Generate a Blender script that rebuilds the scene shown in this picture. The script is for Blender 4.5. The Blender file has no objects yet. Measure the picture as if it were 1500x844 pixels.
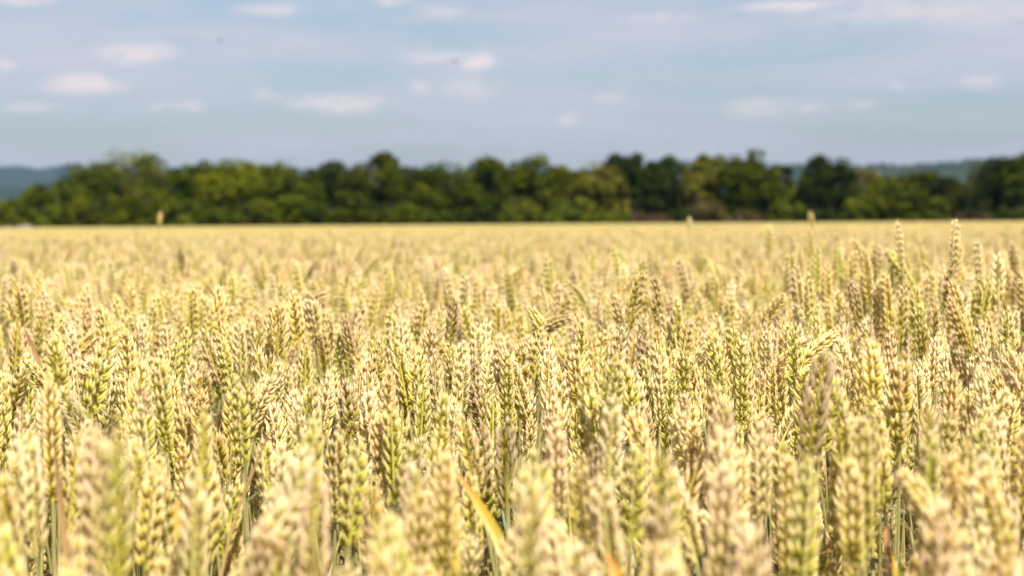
import bpy, math, random
import numpy as np
from mathutils import Vector, Matrix

C = bpy.context.scene.collection
SC = bpy.context.scene
rng = np.random.default_rng(11)
random.seed(5)

# ------------------------------------------------------------------ camera
PW, PH = 1500.0, 844.0
LENS = 70.0
F = PW * LENS / 36.0                       # focal length in photo pixels
CAM = np.array([0.0, 0.0, 0.922])
HORIZON = 327.5                            # photo row of eye level at the middle column
PITCH = math.atan((422 - HORIZON) / F)
ROLL = math.radians(0.38)
FOCUS = 1.95

cf = np.array([0, math.cos(PITCH), -math.sin(PITCH)])
cr0 = np.array([1.0, 0, 0])
cu0 = np.cross(cr0, cf)
cr = cr0 * math.cos(ROLL) - cu0 * math.sin(ROLL)
cu = cu0 * math.cos(ROLL) + cr0 * math.sin(ROLL)


def ray(px, py):
    """direction of a photo pixel with unit depth along the view axis"""
    return cf + cr * ((px - PW / 2) / F) + cu * ((PH / 2 - py) / F)


def at(px, py, d):
    return CAM + ray(px, py) * d


def project(p):
    v = np.asarray(p) - CAM
    z = v @ cf
    return PW / 2 + F * (v @ cr) / z, PH / 2 - F * (v @ cu) / z, z


cam = bpy.data.cameras.new('camera')
cam.lens = LENS
cam.sensor_width = 36.0
cam.clip_start = 0.02
cam.clip_end = 60000
cam.dof.use_dof = True
cam.dof.focus_distance = FOCUS
cam.dof.aperture_fstop = 8.1
cam.dof.aperture_blades = 7
camo = bpy.data.objects.new('camera', cam)
C.objects.link(camo)
camo.matrix_world = Matrix(((cr[0], cu[0], -cf[0], CAM[0]), (cr[1], cu[1], -cf[1], CAM[1]),
                            (cr[2], cu[2], -cf[2], CAM[2]), (0, 0, 0, 1)))
SC.camera = camo

# ------------------------------------------------------------------ light
SUN_EL = math.radians(53)
SUN_AZ = math.radians(158)                 # clockwise from straight ahead
EXPOSURE = 1.0
SKY_STRENGTH = 0.081

sd = Vector((math.sin(SUN_AZ) * math.cos(SUN_EL), math.cos(SUN_AZ) * math.cos(SUN_EL), math.sin(SUN_EL)))
sun = bpy.data.lights.new('sun', 'SUN')
sun.energy = 4.8
sun.angle = math.radians(0.55)
sun.color = (1.0, 0.95, 0.87)
suno = bpy.data.objects.new('sun', sun)
suno.rotation_euler = (-sd).to_track_quat('-Z', 'Y').to_euler()
C.objects.link(suno)

SC.view_settings.view_transform = 'Standard'
SC.view_settings.look = 'None'
SC.view_settings.exposure = EXPOSURE
SC.view_settings.gamma = 1.0
SC.view_settings.use_curve_mapping = False
SC.render.engine = 'CYCLES'
SC.cycles.max_bounces = 7
SC.cycles.diffuse_bounces = 4
SC.cycles.glossy_bounces = 2
SC.cycles.transmission_bounces = 4
SC.cycles.volume_bounces = 0
SC.cycles.use_denoising = True


class NT:
    """a small helper to write node trees as expressions"""
    def __init__(self, tree):
        self.t = tree
        tree.nodes.clear()

    def n(self, kind, **kw):
        node = self.t.nodes.new(kind)
        for k, v in kw.items():
            setattr(node, k, v)
        return node

    def put(self, sock, v):
        if isinstance(v, bpy.types.NodeSocket):
            self.t.links.new(v, sock)
        elif v is not None:
            if isinstance(v, (tuple, list)) and len(v) == 3 and sock.type == 'RGBA':
                v = (*v, 1)
            sock.default_value = v

    def m(self, op, a, b=None, c=None, clamp=False):
        node = self.n('ShaderNodeMath', operation=op, use_clamp=clamp)
        for s, v in zip(node.inputs, (a, b, c)):
            self.put(s, v)
        return node.outputs[0]

    def v(self, op, a, b=None):
        node = self.n('ShaderNodeVectorMath', operation=op)
        self.put(node.inputs[0], a)
        if b is not None:
            self.put(node.inputs[1], b)
        return node.outputs['Value'] if op in ('LENGTH', 'DOT_PRODUCT') else node.outputs[0]

    def mix(self, f, a, b, blend='MIX'):
        node = self.n('ShaderNodeMix', data_type='RGBA', blend_type=blend)
        node.clamp_factor = True
        self.put(node.inputs[0], f)
        self.put(node.inputs[6], a)
        self.put(node.inputs[7], b)
        return node.outputs[2]

    def noise(self, vec, scale, detail=3.0, rough=0.5, out=0):
        node = self.n('ShaderNodeTexNoise')
        if vec is not None:
            self.put(node.inputs['Vector'], vec)
        node.inputs['Scale'].default_value = scale
        node.inputs['Detail'].default_value = detail
        node.inputs['Roughness'].default_value = rough
        return node.outputs[out]

    def ramp(self, f, lo, hi, a=0.0, b=1.0, smooth=True):
        node = self.n('ShaderNodeMapRange', interpolation_type='SMOOTHSTEP' if smooth else 'LINEAR')
        self.put(node.inputs[0], f)
        for s, v in zip(node.inputs[1:5], (lo, hi, a, b)):
            s.default_value = v
        return node.outputs[0]

    def xyz(self, x, y, z):
        node = self.n('ShaderNodeCombineXYZ')
        for s, v in zip(node.inputs, (x, y, z)):
            self.put(s, v)
        return node.outputs[0]

    def attr(self, name, out='Fac', kind='GEOMETRY'):
        node = self.n('ShaderNodeAttribute', attribute_name=name, attribute_type=kind)
        return node.outputs[out]


def make_world():
    w = bpy.data.worlds.new('World')
    SC.world = w
    w.use_nodes = True
    g = NT(w.node_tree)
    sky = g.n('ShaderNodeTexSky', sky_type='NISHITA', sun_disc=False, sun_elevation=SUN_EL, sun_rotation=SUN_AZ,
              altitude=100, air_density=1.0, dust_density=1.6, ozone_density=1.2)
    co = g.n('ShaderNodeTexCoord').outputs['Generated']
    sep = g.n('ShaderNodeSeparateXYZ')
    g.put(sep.inputs[0], co)
    az = g.m('ARCTAN2', sep.outputs[0], sep.outputs[1])
    el = g.m('ARCSINE', sep.outputs[2])
    sph = g.xyz(az, el, 0.0)
    warp = g.noise(sph, 55, 3, 0.55, out=1)
    warp = g.v('SUBTRACT', warp, (0.5, 0.5, 0.5))
    warped = g.v('ADD', sph, g.v('MULTIPLY', warp, (0.020, 0.007, 0.0)))
    # thin veil of high cloud in long streaks, bluer gaps between
    veil = g.noise(g.v('MULTIPLY', warped, (5.0, 30.0, 1.0)), 1.0, 4, 0.5)
    veil = g.ramp(veil, 0.32, 0.62)
    fine = g.ramp(g.noise(g.v('MULTIPLY', warped, (11.0, 70.0, 1.0)), 1.3, 4, 0.55), 0.40, 0.72)
    low = g.ramp(el, 0.015, 0.10)                       # the veil thins towards the horizon
    veil = g.m('MULTIPLY', g.m('ADD', g.m('MULTIPLY', veil, 0.75), g.m('MULTIPLY', fine, 0.35), clamp=True), g.m('MULTIPLY_ADD', low, 0.40, 0.60))
    # small bright cumulus patches
    blobs = None
    for (px, py, wx, wy, s) in CLOUDS:
        d = ray(px, py)
        d = d / np.linalg.norm(d)
        a, e = math.atan2(d[0], d[1]), math.asin(d[2])
        v = g.v('MULTIPLY', g.v('SUBTRACT', warped, (a, e, 0.0)), (F / wx / 1.15, F / wy, 0.0))
        b = g.ramp(g.v('LENGTH', v), 1.45, 0.2, 0.0, s * 0.85)
        blobs = b if blobs is None else g.m('MAXIMUM', blobs, b)
    puff = g.m('MULTIPLY', blobs, g.ramp(g.noise(g.v('MULTIPLY', warped, (1.0, 2.2, 1.0)), 75, 4, 0.6), 0.25, 0.55))
    # elsewhere in the sky (outside the photograph): unseen soft cloud, added and made bright to raise the fill light
    rest = g.ramp(g.noise(g.v('MULTIPLY', co, (1.0, 1.0, 3.0)), 3.2, 6, 0.6), 0.42, 0.62)
    rest = g.m('MULTIPLY', rest, g.ramp(el, 0.13, 0.30))
    tint = g.mix(1.0, sky.outputs[0], SKY_TINT, 'MULTIPLY')
    c = g.mix(g.m('MULTIPLY', veil, 0.85), tint, VEIL)
    c = g.mix(puff, c, PUFF)
    c = g.mix(g.m('MULTIPLY', rest, 0.9), c, (10.0, 9.2, 8.6))
    bg = g.n('ShaderNodeBackground')
    g.put(bg.inputs[0], c)
    bg.inputs[1].default_value = SKY_STRENGTH
    out = g.n('ShaderNodeOutputWorld')
    g.put(out.inputs[0], bg.outputs[0])


# photo column, row, half width, half height, strength of each bright cloud patch
CLOUDS = [(195, 76, 50, 17, .85), (130, 124, 50, 17, .95), (48, 156, 34, 8, .6), (260, 157, 32, 9, .65), (2, 95, 16, 10, .6),
          (500, 150, 62, 15, .75), (440, 152, 30, 9, .45), (640, 82, 52, 12, .6), (697, 90, 26, 15, .95), (690, 127, 40, 18, .45),
          (615, 128, 16, 12, .45), (400, 15, 50, 10, .6), (648, 18, 36, 10, .5), (575, 2, 26, 8, .6), (1150, 10, 75, 9, .9),
          (1330, 14, 190, 26, .5), (1440, 22, 130, 24, .45), (35, 2, 40, 8, .8), (836, 174, 16, 9, .5), (885, 140, 26, 12, .35),
          (1110, 158, 44, 14, .45), (1193, 158, 26, 7, .5), (1435, 120, 32, 12, .45), (1316, 127, 14, 7, .4), (1262, 152, 30, 7, .35),
          (385, 138, 26, 12, .35), (965, 25, 60, 8, .4)]
SKY_TINT = (0.66, 0.675, 0.715)
VEIL = (4.0, 3.92, 4.4)
PUFF = (5.9, 5.05, 5.0)
make_world()


# ------------------------------------------------------------------ helpers
def new_mat(name):
    m = bpy.data.materials.new(name)
    m.use_nodes = True
    return m, NT(m.node_tree)


def finish(g, shader, disp=None):
    o = g.n('ShaderNodeOutputMaterial')
    g.put(o.inputs[0], shader)


def principled(g, col, rough=0.6, spec=0.3):
    p = g.n('ShaderNodeBsdfPrincipled')
    g.put(p.inputs['Base Color'], col)
    g.put(p.inputs['Roughness'], rough)
    p.inputs['Specular IOR Level'].default_value = spec
    return p


def leafy(g, col, rough, spec, trans):
    p = principled(g, col, rough, spec)
    t = g.n('ShaderNodeBsdfTranslucent')
    g.put(t.inputs[0], col)
    mx = g.n('ShaderNodeMixShader')
    mx.inputs[0].default_value = trans
    g.put(mx.inputs[1], p.outputs[0])
    g.put(mx.inputs[2], t.outputs[0])
    return mx.outputs[0]


class MB:
    """collects vertices, faces and per-vertex values; build() makes one mesh"""
    def __init__(self):
        self.V, self.tri, self.quad, self.A, self.mi, self.nv = [], [], [], [], [], 0
        self.mq, self.mt = [], []

    def add(self, v, tri=None, quad=None, a=None, m=0):
        v = np.asarray(v, float).reshape(-1, 3)
        self.V.append(v)
        if tri is not None and len(tri):
            self.tri.append(np.asarray(tri, int) + self.nv)
            self.mt.append(np.full(len(tri), m))
        if quad is not None and len(quad):
            self.quad.append(np.asarray(quad, int) + self.nv)
            self.mq.append(np.full(len(quad), m))
        self.A.append(np.zeros((len(v), 2)) if a is None else np.asarray(a, float).reshape(-1, 2))
        self.nv += len(v)

    def join(self, o, m=None):
        off = self.nv
        self.V += o.V
        self.A += o.A
        self.tri += [t + off for t in o.tri]
        self.quad += [t + off for t in o.quad]
        self.mt += [x if m is None else np.full(len(x), m) for x in o.mt]
        self.mq += [x if m is None else np.full(len(x), m) for x in o.mq]
        self.nv += o.nv

    def mesh(self, name, mats, smooth=True):
        V = np.concatenate(self.V)
        T = np.concatenate(self.tri) if self.tri else np.zeros((0, 3), int)
        Q = np.concatenate(self.quad) if self.quad else np.zeros((0, 4), int)
        me = bpy.data.meshes.new(name)
        me.vertices.add(len(V))
        me.vertices.foreach_set('co', V.ravel())
        li = np.concatenate([Q.ravel(), T.ravel()])
        me.loops.add(len(li))
        me.loops.foreach_set('vertex_index', li)
        n = len(Q) + len(T)
        me.polygons.add(n)
        st = np.concatenate([np.arange(len(Q)) * 4, len(Q) * 4 + np.arange(len(T)) * 3])
        me.polygons.foreach_set('loop_start', st)
        mi = np.concatenate((self.mq or [np.zeros(0)]) + (self.mt or [np.zeros(0)])).astype(int)
        me.polygons.foreach_set('material_index', mi)
        me.polygons.foreach_set('use_smooth', np.full(n, smooth))
        A = np.concatenate(self.A)
        for k, nm in enumerate(('grad', 'rnd')):
            at_ = me.attributes.new(nm, 'FLOAT', 'POINT')
            at_.data.foreach_set('value', np.ascontiguousarray(A[:, k]))
        for m in (mats if isinstance(mats, (list, tuple)) else [mats]):
            me.materials.append(m)
        me.update(calc_edges=True)
        me.validate()
        return me


def link(name, me, parent=None):
    o = bpy.data.objects.new(name, me)
    C.objects.link(o)
    if parent is not None:
        o.parent = parent
    return o


def empty(name, loc=(0, 0, 0)):
    o = bpy.data.objects.new(name, None)
    o.empty_display_size = 0.05
    o.location = loc
    C.objects.link(o)
    return o


def tag(o, label, cat, group=None, kind=None):
    if label:
        o['label'] = label
    if cat:
        o['category'] = cat
    if group:
        o['group'] = group
    if kind:
        o['kind'] = kind
    return o


def unit(v):
    v = np.asarray(v, float)
    return v / np.maximum(np.linalg.norm(v, axis=-1, keepdims=True), 1e-12)


def tube(mb, P, R, sides=6, a=None, m=0):
    P = np.asarray(P, float)
    R = np.broadcast_to(R, (len(P),))
    T = unit(np.gradient(P, axis=0))
    ref = np.array([0, 1.0, 0]) if abs(T[0][1]) < 0.9 else np.array([1.0, 0, 0])
    X = unit(np.cross(T, ref))
    Y = np.cross(T, X)
    th = np.arange(sides) / sides * 2 * math.pi
    ring = P[:, None] + R[:, None, None] * (np.cos(th)[None, :, None] * X[:, None] + np.sin(th)[None, :, None] * Y[:, None])
    n = len(P)
    i, j = np.meshgrid(np.arange(n - 1), np.arange(sides), indexing='ij')
    j2 = (j + 1) % sides
    q = np.stack([i * sides + j, i * sides + j2, (i + 1) * sides + j2, (i + 1) * sides + j], -1).reshape(-1, 4)
    g = np.linspace(0, 1, n) if a is None else np.asarray(a)
    A = np.stack([np.repeat(g, sides), np.zeros(n * sides)], -1)
    mb.add(ring.reshape(-1, 3), quad=q, a=A, m=m)


# ------------------------------------------------------------------ wheat materials
def ear_material():
    m, g = new_mat('ear_husk')
    tone = g.attr('tone', 'Color', 'INSTANCER')
    grad = g.attr('grad')
    rnd = g.attr('rnd')
    pos = g.n('ShaderNodeTexCoord').outputs['Object']
    nz = g.noise(pos, 420, 2, 0.6)
    green = g.mix(0.56, tone, (0.45, 0.43, 0.05))
    base = g.mix(g.m('MULTIPLY_ADD', rnd, 0.45, g.ramp(grad, 0.30, 1.0, 0, 0.40), clamp=True), green, tone)
    tip = g.mix(0.66, tone, g.mix(0.25, (0.88, 0.70, 0.50), tone))
    c = g.mix(g.ramp(g.m('ADD', g.m('MULTIPLY_ADD', nz, 0.35, g.m('SUBTRACT', grad, 0.22)), g.m('MULTIPLY', rnd, 0.38)), 0.50, 1.0), base, tip)
    blotch = g.ramp(g.noise(pos, 160, 3, 0.6), 0.62, 0.75)
    c = g.mix(g.m('MULTIPLY', blotch, 0.35), c, (0.40, 0.28, 0.12))
    nz2 = g.noise(pos, 90, 1)
    hsv = g.n('ShaderNodeHueSaturation')
    g.put(hsv.inputs['Hue'], g.m('MULTIPLY_ADD', nz2, 0.03, 0.485))
    g.put(hsv.inputs['Value'], g.m('MULTIPLY_ADD', nz2, 0.3, 0.86))
    g.put(hsv.inputs['Color'], c)
    finish(g, leafy(g, hsv.outputs[0], 0.52, 0.22, 0.32))
    return m


def stem_material(name, low, high, bloom):
    m, g = new_mat(name)
    grad = g.attr('grad')
    pos = g.n('ShaderNodeTexCoord').outputs['Object']
    nz = g.noise(g.v('MULTIPLY', pos, (300.0, 300.0, 14.0)), 1.0, 2)
    c = g.mix(g.ramp(grad, 0.35, 1.0), low, high)
    c = g.mix(g.m('MULTIPLY', nz, 0.5), c, bloom)
    finish(g, leafy(g, c, 0.4, 0.4, 0.1))
    return m


def leaf_material():
    m, g = new_mat('wheat_leaf')
    tone = g.attr('leaf_tone', 'Color', 'INSTANCER')
    grad = g.attr('grad')
    rnd = g.attr('rnd')
    dry = g.mix(0.7, tone, (0.30, 0.19, 0.07))
    c = g.mix(g.ramp(grad, 0.45, 1.0), tone, dry)
    stripe = g.m('SINE', g.m('MULTIPLY', rnd, 55.0))
    c = g.mix(g.m('MULTIPLY_ADD', stripe, 0.12, 0.12), c, (0.34, 0.29, 0.11))
    finish(g, leafy(g, c, 0.5, 0.3, 0.4))
    return m


def tip_leaf_material():
    """upper blades turning from green through yellow to orange at the tip"""
    m, g = new_mat('turning_leaf')
    grad = g.attr('grad')
    rnd = g.attr('rnd')
    c = g.mix(g.ramp(grad, 0.20, 0.5), (0.40, 0.33, 0.03), (0.54, 0.33, 0.03))
    c = g.mix(g.ramp(grad, 0.55, 0.85), c, (0.62, 0.25, 0.05))
    c = g.mix(g.ramp(grad, 0.90, 1.0), c, (0.24, 0.09, 0.03))
    c = g.mix(g.m('MULTIPLY', g.m('SINE', g.m('MULTIPLY', rnd, 60.0)), 0.12), c, (0.5, 0.45, 0.12))
    finish(g, leafy(g, c, 0.45, 0.35, 0.35))
    return m


M_EAR, M_STEM, M_GREEN, M_LEAF, M_TURN = ear_material(), stem_material('wheat_stem', (0.22, 0.16, 0.05), (0.30, 0.27, 0.09), (0.40, 0.36, 0.15)), stem_material('green_stem', (0.20, 0.22, 0.10), (0.24, 0.31, 0.18), (0.36, 0.42, 0.27)), leaf_material(), tip_leaf_material()


# ------------------------------------------------------------------ wheat geometry
def floret_template(rings, sides):
    """one husk of unit length along z with a short beak; returns verts, tris, quads, grad"""
    t = np.array(rings)
    r = np.sin(math.pi * t ** 0.70) ** 0.95 * 0.5
    th = np.arange(sides) / sides * 2 * math.pi
    V = [[0, 0, 0]]
    G = [0.0]
    for tt, rr in zip(t, r):
        for a in th:
            # keeled on the outer face, flatter inside
            V.append([math.cos(a) * rr, math.sin(a) * rr * (1.0 if math.sin(a) > 0 else 0.7), tt])
            G.append(tt)
    n = len(t)
    V.append([0, 0, 1.0])
    G.append(1.0)
    tri = [[0, 1 + (j + 1) % sides, 1 + j] for j in range(sides)]
    quad = []
    for i in range(n - 1):
        for j in range(sides):
            a, b = 1 + i * sides + j, 1 + i * sides + (j + 1) % sides
            quad.append([a, b, b + sides, a + sides])
    k = len(V) - 1
    tri += [[1 + (n - 1) * sides + j, 1 + (n - 1) * sides + (j + 1) % sides, k] for j in range(sides)]
    return np.array(V), np.array(tri), np.array(quad), np.array(G)


FT_HI = floret_template([0.10, 0.28, 0.48, 0.68, 0.84, 0.95], 7)
FT_LO = floret_template([0.2, 0.6, 0.9], 4)


def make_ear(P, T, roll, r, length, hi=True, awn=1.0, fat=1.0, nodes=None, twist=0.0, gaps=0.0):
    """spike along the points P (dense) with tangents T; roll turns the two-rowed plane"""
    FV, FTr, FQ, FG = FT_HI if hi else FT_LO
    mb = MB()
    n = nodes or int(round(length / 0.0050))
    s_of = np.linspace(0, 1, len(P))
    tube(mb, P, np.linspace(0.0014, 0.0007, len(P)), 5, a=np.full(len(P), 0.1))
    for i in range(n + 1):
        u = i / n
        p = np.array([np.interp(u * 0.93, s_of, P[:, k]) for k in range(3)])
        t = unit(np.array([np.interp(u * 0.93, s_of, T[:, k]) for k in range(3)]))
        ref = np.array([math.cos(roll + twist * u), math.sin(roll + twist * u), 0.0])
        S = unit(ref - t * (ref @ t))
        N = np.cross(t, S)
        last = i == n
        side = 1 if i % 2 else -1
        size = (0.62 + 0.48 * math.sin(math.pi * min(1, 0.14 + 0.80 * u)) ** 0.8) * (1 + r.normal(0, 0.05)) * fat * 0.88
        alpha = math.radians((33 - 13 * u) * (1 + r.normal(0, 0.12)))
        items = []                                             # lateral, outward, lift, length, width, tilt, beak
        bk = lambda: awn * (0.20 + max(0, r.normal(0.05, 0.13)) + 0.9 * max(0, u - 0.62) * r.uniform(0.4, 1.6))
        if last:
            for k in (-1, 1):
                items.append((k * 0.0013, 0, 0.0005, 0.0105, 0.0036, k * 0.30, bk()))
            items.append((0, 0, 0.002, 0.0105, 0.0034, 0.0, bk()))
        else:
            for k in (-1, 0, 1):
                items.append((k * 0.0021, 0.0006 if k else 0.0016, 0.0010 if k else 0.0030, 0.0128 if k else 0.0118,
                              0.0046 if k else 0.0042, k * 0.44 + r.normal(0, 0.06), bk()))
            for k in (-1, 1):
                items.append((k * 0.0027, 0.0012, -0.0012, 0.0090, 0.0034, k * 0.62 + r.normal(0, 0.08), 0.16))
        rp = u
        if r.uniform() < gaps and not last:
            items = items[3:]
        for (lat, outw, lift, ln, wd, tl, beak) in items:
            al = alpha * (1.0 + r.normal(0, 0.1)) if not last else 0.0
            d = unit(t * math.cos(al) + side * S * math.sin(al) + N * math.tan(tl) * 0.75)
            o = p + N * lat * size + side * S * (0.0012 + outw) * size + t * lift * size
            outv = unit(side * S + N * tl * 1.2)
            Y = unit(outv - d * (outv @ d))
            X = np.cross(Y, d)
            V = FV.copy()
            L = ln * size
            z = V[:, 2].copy()
            V[:, 2] = np.where(z >= 0.999, 1 + beak, z) * L
            V[:, 0] *= wd * size
            V[:, 1] *= wd * size * 0.95
            # belly outwards then curl the beak back towards the axis
            V[:, 1] += 0.10 * L * np.sin(math.pi * np.clip(z, 0, 1)) - 0.05 * L * z ** 2
            if beak > 0.3:
                V[-1, 0] += r.normal(0, 0.1) * L
                V[-1, 1] += r.normal(0.1, 0.08) * L
            W = o + V[:, :1] * X + V[:, 1:2] * Y + V[:, 2:] * d
            A = np.stack([FG, np.full(len(FG), np.clip(rp + r.normal(0, 0.16), 0, 1))], -1)
            mb.add(W, FTr, FQ, A)
    return mb


def make_blade(P, W, side, fold=0.25, twist=0.0):
    """leaf blade along P with half widths W, folded on its midrib"""
    mb = MB()
    P = np.asarray(P, float)
    T = unit(np.gradient(P, axis=0))
    n = len(P)
    V, A = [], []
    for i in range(n):
        s = unit(side - T[i] * (side @ T[i]))
        up = np.cross(s, T[i])
        a = twist * i / (n - 1)
        s, up = s * math.cos(a) + up * math.sin(a), up * math.cos(a) - s * math.sin(a)
        for k in (-1, -0.5, 0, 0.5, 1):
            V.append(P[i] + s * W[i] * k + up * W[i] * fold * abs(k))
            A.append((i / (n - 1), (k + 1) / 2))
    q = []
    for i in range(n - 1):
        for k in range(4):
            a = i * 5 + k
            q.append([a, a + 1, a + 6, a + 5])
    mb.add(V, quad=q, a=A)
    return mb


def blade_curve(p0, az, length, rise, droop, n=10, wob=0.0):
    """starts rising at angle rise (from horizontal) towards az and droops along its length"""
    h = np.array([math.cos(az), math.sin(az), 0.0])
    P = [np.array(p0, float)]
    for i in range(n):
        a = rise - droop * ((i + 0.5) / n) ** 1.2
        P.append(P[-1] + (h * math.cos(a) + np.array([0, 0, 1.0]) * math.sin(a)) * length / n)
    return np.array(P)


def leaf_width(n, w):
    t = np.linspace(0, 1, n)
    return w * np.minimum(1, 0.55 + 2.2 * t) * (1 - t ** 2.4) + 0.0002


def plant_parts(seed, top=0.78, lean=0.04, nod=0.12, az=0.0, ear_len=0.085, roll=None, hi=True, awn=1.0, leaves=2, fat=1.0, twist=0.3, gaps=0.02, flag=False):
    """one wheat culm standing at the origin; its ear tip at height `top`. Returns ear, stem, leaf builders and tip offset"""
    r = np.random.default_rng(seed)
    h = np.array([math.cos(az), math.sin(az), 0.0])
    up = np.array([0, 0, 1.0])
    L = top - ear_len
    for _ in range(4):
        n = 26
        s = np.linspace(0, L, n)
        x = np.clip((s / L - 0.55) / 0.45, 0, 1)
        ang = lean * (0.35 + 0.65 * s / L) + nod * x * x * (3 - 2 * x)
        d = np.cos(ang)[:, None] * up + np.sin(ang)[:, None] * h
        seg = (d[1:] + d[:-1]) / 2 * (L / (n - 1))
        P = np.vstack([[0, 0, 0], np.cumsum(seg, 0)])
        ne = 14
        ea = ang[-1] + nod * 0.55 * np.linspace(0, 1, ne) ** 1.3
        ed = np.cos(ea)[:, None] * up + np.sin(ea)[:, None] * h
        E = np.vstack([[0, 0, 0], np.cumsum((ed[1:] + ed[:-1]) / 2 * (ear_len / (ne - 1)), 0)]) + P[-1]
        L += (top - E[-1][2])
    ear = make_ear(E, ed, r.uniform(0, math.pi) if roll is None else roll, r, ear_len, hi, awn, fat, None, twist, gaps)
    stem = MB()
    kn = [0.33, 0.66]
    rad = np.interp(s / L, [0, 0.5, 0.9, 1], [0.0023, 0.0021, 0.0014, 0.0012])
    for k in kn:
        rad = rad + 0.0006 * np.exp(-((s / L - k) / 0.012) ** 2)
    tube(stem, P, rad, 6, a=s / L)
    lv = []
    spots = [(0.70, 0.17, 0.0062, 1.05), (0.44, 0.20, 0.0058, 0.9), (0.57, 0.19, 0.0062, 1.0)][:leaves]
    if flag:
        spots = [(0.84, 0.15, 0.0042, 1.38)] + spots
    for (u, ln, w, rise) in spots:
        u += r.normal(0, 0.02)
        p0 = np.array([np.interp(u * L, s, P[:, k]) for k in range(3)])
        a = r.uniform(0, 2 * math.pi)
        cur = blade_curve(p0, a, ln * r.uniform(0.8, 1.1), rise + r.normal(0, 0.15), r.uniform(1.2, 2.4))
        side = np.array([-math.sin(a), math.cos(a), 0.0])
        lv.append(make_blade(cur, leaf_width(len(cur), w), side, 0.3, r.normal(0, 0.8)))
    return ear, stem, lv, E[-1], E[0]


TONES = {'cream': (0.80, 0.65, 0.32), 'golden': (0.73, 0.535, 0.145), 'yellow-green': (0.63, 0.54, 0.11),
         'pinkish tan': (0.76, 0.55, 0.27), 'brown': (0.34, 0.20, 0.055)}
TONE_NAMES = list(TONES)
TONE_P = [0.22, 0.29, 0.35, 0.11, 0.03]
LEAF_TONES = [(0.19, 0.17, 0.05), (0.26, 0.19, 0.06), (0.20, 0.135, 0.045), (0.17, 0.18, 0.06), (0.23, 0.135, 0.05)]


def jitter(c, r, s=0.06):
    c = np.array(c) * (1 + r.normal(0, s)) * (1 + r.normal(0, s * 0.4, 3))
    return [float(x) for x in np.clip(c, 0.004, 0.85)]


# ------------------------------------------------------------------ ground, far crop, hills
def ground_material():
    m, g = new_mat('soil')
    pos = g.n('ShaderNodeNewGeometry').outputs['Position']
    n1 = g.noise(pos, 14, 5, 0.65)
    soil = g.mix(g.ramp(n1, 0.3, 0.7), (0.055, 0.038, 0.022), (0.12, 0.085, 0.05))
    far = g.mix(g.ramp(g.noise(pos, 0.004, 4), 0.4, 0.6), (0.07, 0.10, 0.03), (0.17, 0.16, 0.06))
    far = g.mix(g.ramp(g.noise(pos, 0.02, 3), 0.45, 0.55), far, (0.04, 0.065, 0.02))
    d = g.v('LENGTH', pos)
    c = g.mix(g.ramp(d, 346, 352), soil, far)
    p = principled(g, c, 0.95, 0.1)
    finish(g, p.outputs[0])
    return m


def polar_sheet(radii, a0, a1, na, z):
    r, a = np.meshgrid(radii, np.linspace(a0, a1, na), indexing='ij')
    V = np.stack([r * np.sin(a), r * np.cos(a), z(r, a) + 0 * r], -1)
    i, j = np.meshgrid(np.arange(len(radii) - 1), np.arange(na - 1), indexing='ij')
    q = np.stack([i * na + j, (i + 1) * na + j, (i + 1) * na + j + 1, i * na + j + 1], -1).reshape(-1, 4)
    return V.reshape(-1, 3), q[:, ::-1]


mb = MB()
V, q = polar_sheet(np.array([0.0, 0.4, 1, 2, 4, 8, 16, 40, 100, 250, 340, 356, 600, 1500, 4000, 15000]), -math.pi, math.pi, 97, lambda r, a: 0)
mb.add(V, quad=q)
tag(link('ground', mb.mesh('ground', ground_material())), 'brown soil under the crop running out to green land', None, kind='structure')

FIELD_END = 345.0
FAR0 = 20.0


def far_wheat():
    m, g = new_mat('far_crop')
    pos = g.n('ShaderNodeNewGeometry').outputs['Position']
    n = g.noise(g.v('MULTIPLY', pos, (14.0, 6.0, 3.0)), 1.0, 4, 0.7)
    n2 = g.noise(pos, 0.12, 3)
    c = g.mix(g.ramp(n, 0.30, 0.70), (0.29, 0.225, 0.062), (0.44, 0.335, 0.12))  # darkened tones stand in for ear shadows that the sheet lacks
    c = g.mix(g.ramp(n2, 0.45, 0.65, 0, 0.5), c, (0.35, 0.31, 0.075))
    finish(g, leafy(g, c, 0.6, 0.2, 0.2))
    r = np.random.default_rng(3)
    radii = np.concatenate([np.linspace(FAR0, 40, 230), np.linspace(40.2, 120, 170)[1:], np.linspace(120, FIELD_END, 90)[1:]])
    na = 420
    zz = r.normal(0.74, 0.030, (len(radii), na))
    zz[0] = 0.70
    V, q = polar_sheet(radii, -0.55, 0.55, na, lambda r_, a_: zz)
    V[:, 0] += r.normal(0, 0.02, len(V))
    b = MB()
    b.add(V, quad=q)
    # closed sides down to the soil
    idx = np.arange(len(radii) * na).reshape(len(radii), na)
    loop = np.concatenate([idx[0], idx[1:, -1], idx[-1, ::-1][1:], idx[::-1, 0][1:]])
    low = V[loop].copy()
    low[:, 2] = 0.004
    n0 = len(loop)
    W = np.concatenate([V[loop], low])
    k = np.arange(n0 - 1)
    b.add(W, quad=np.stack([k, k + 1, k + 1 + n0, k + n0], -1))
    tag(link('wheat_crop', b.mesh('wheat_crop', m, smooth=False)), 'far golden wheat crop reaching the foot of the trees', None, kind='stuff')


far_wheat()


def hill_material():
    m, g = new_mat('wooded_hill')
    pos = g.n('ShaderNodeNewGeometry').outputs['Position']
    n = g.noise(pos, 0.006, 4, 0.6)
    c = g.mix(g.ramp(n, 0.42, 0.62), (0.012, 0.022, 0.013), (0.027, 0.038, 0.018))
    p = principled(g, c, 0.95, 0.05)
    finish(g, p.outputs[0])
    return m


M_HILL = hill_material()


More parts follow.
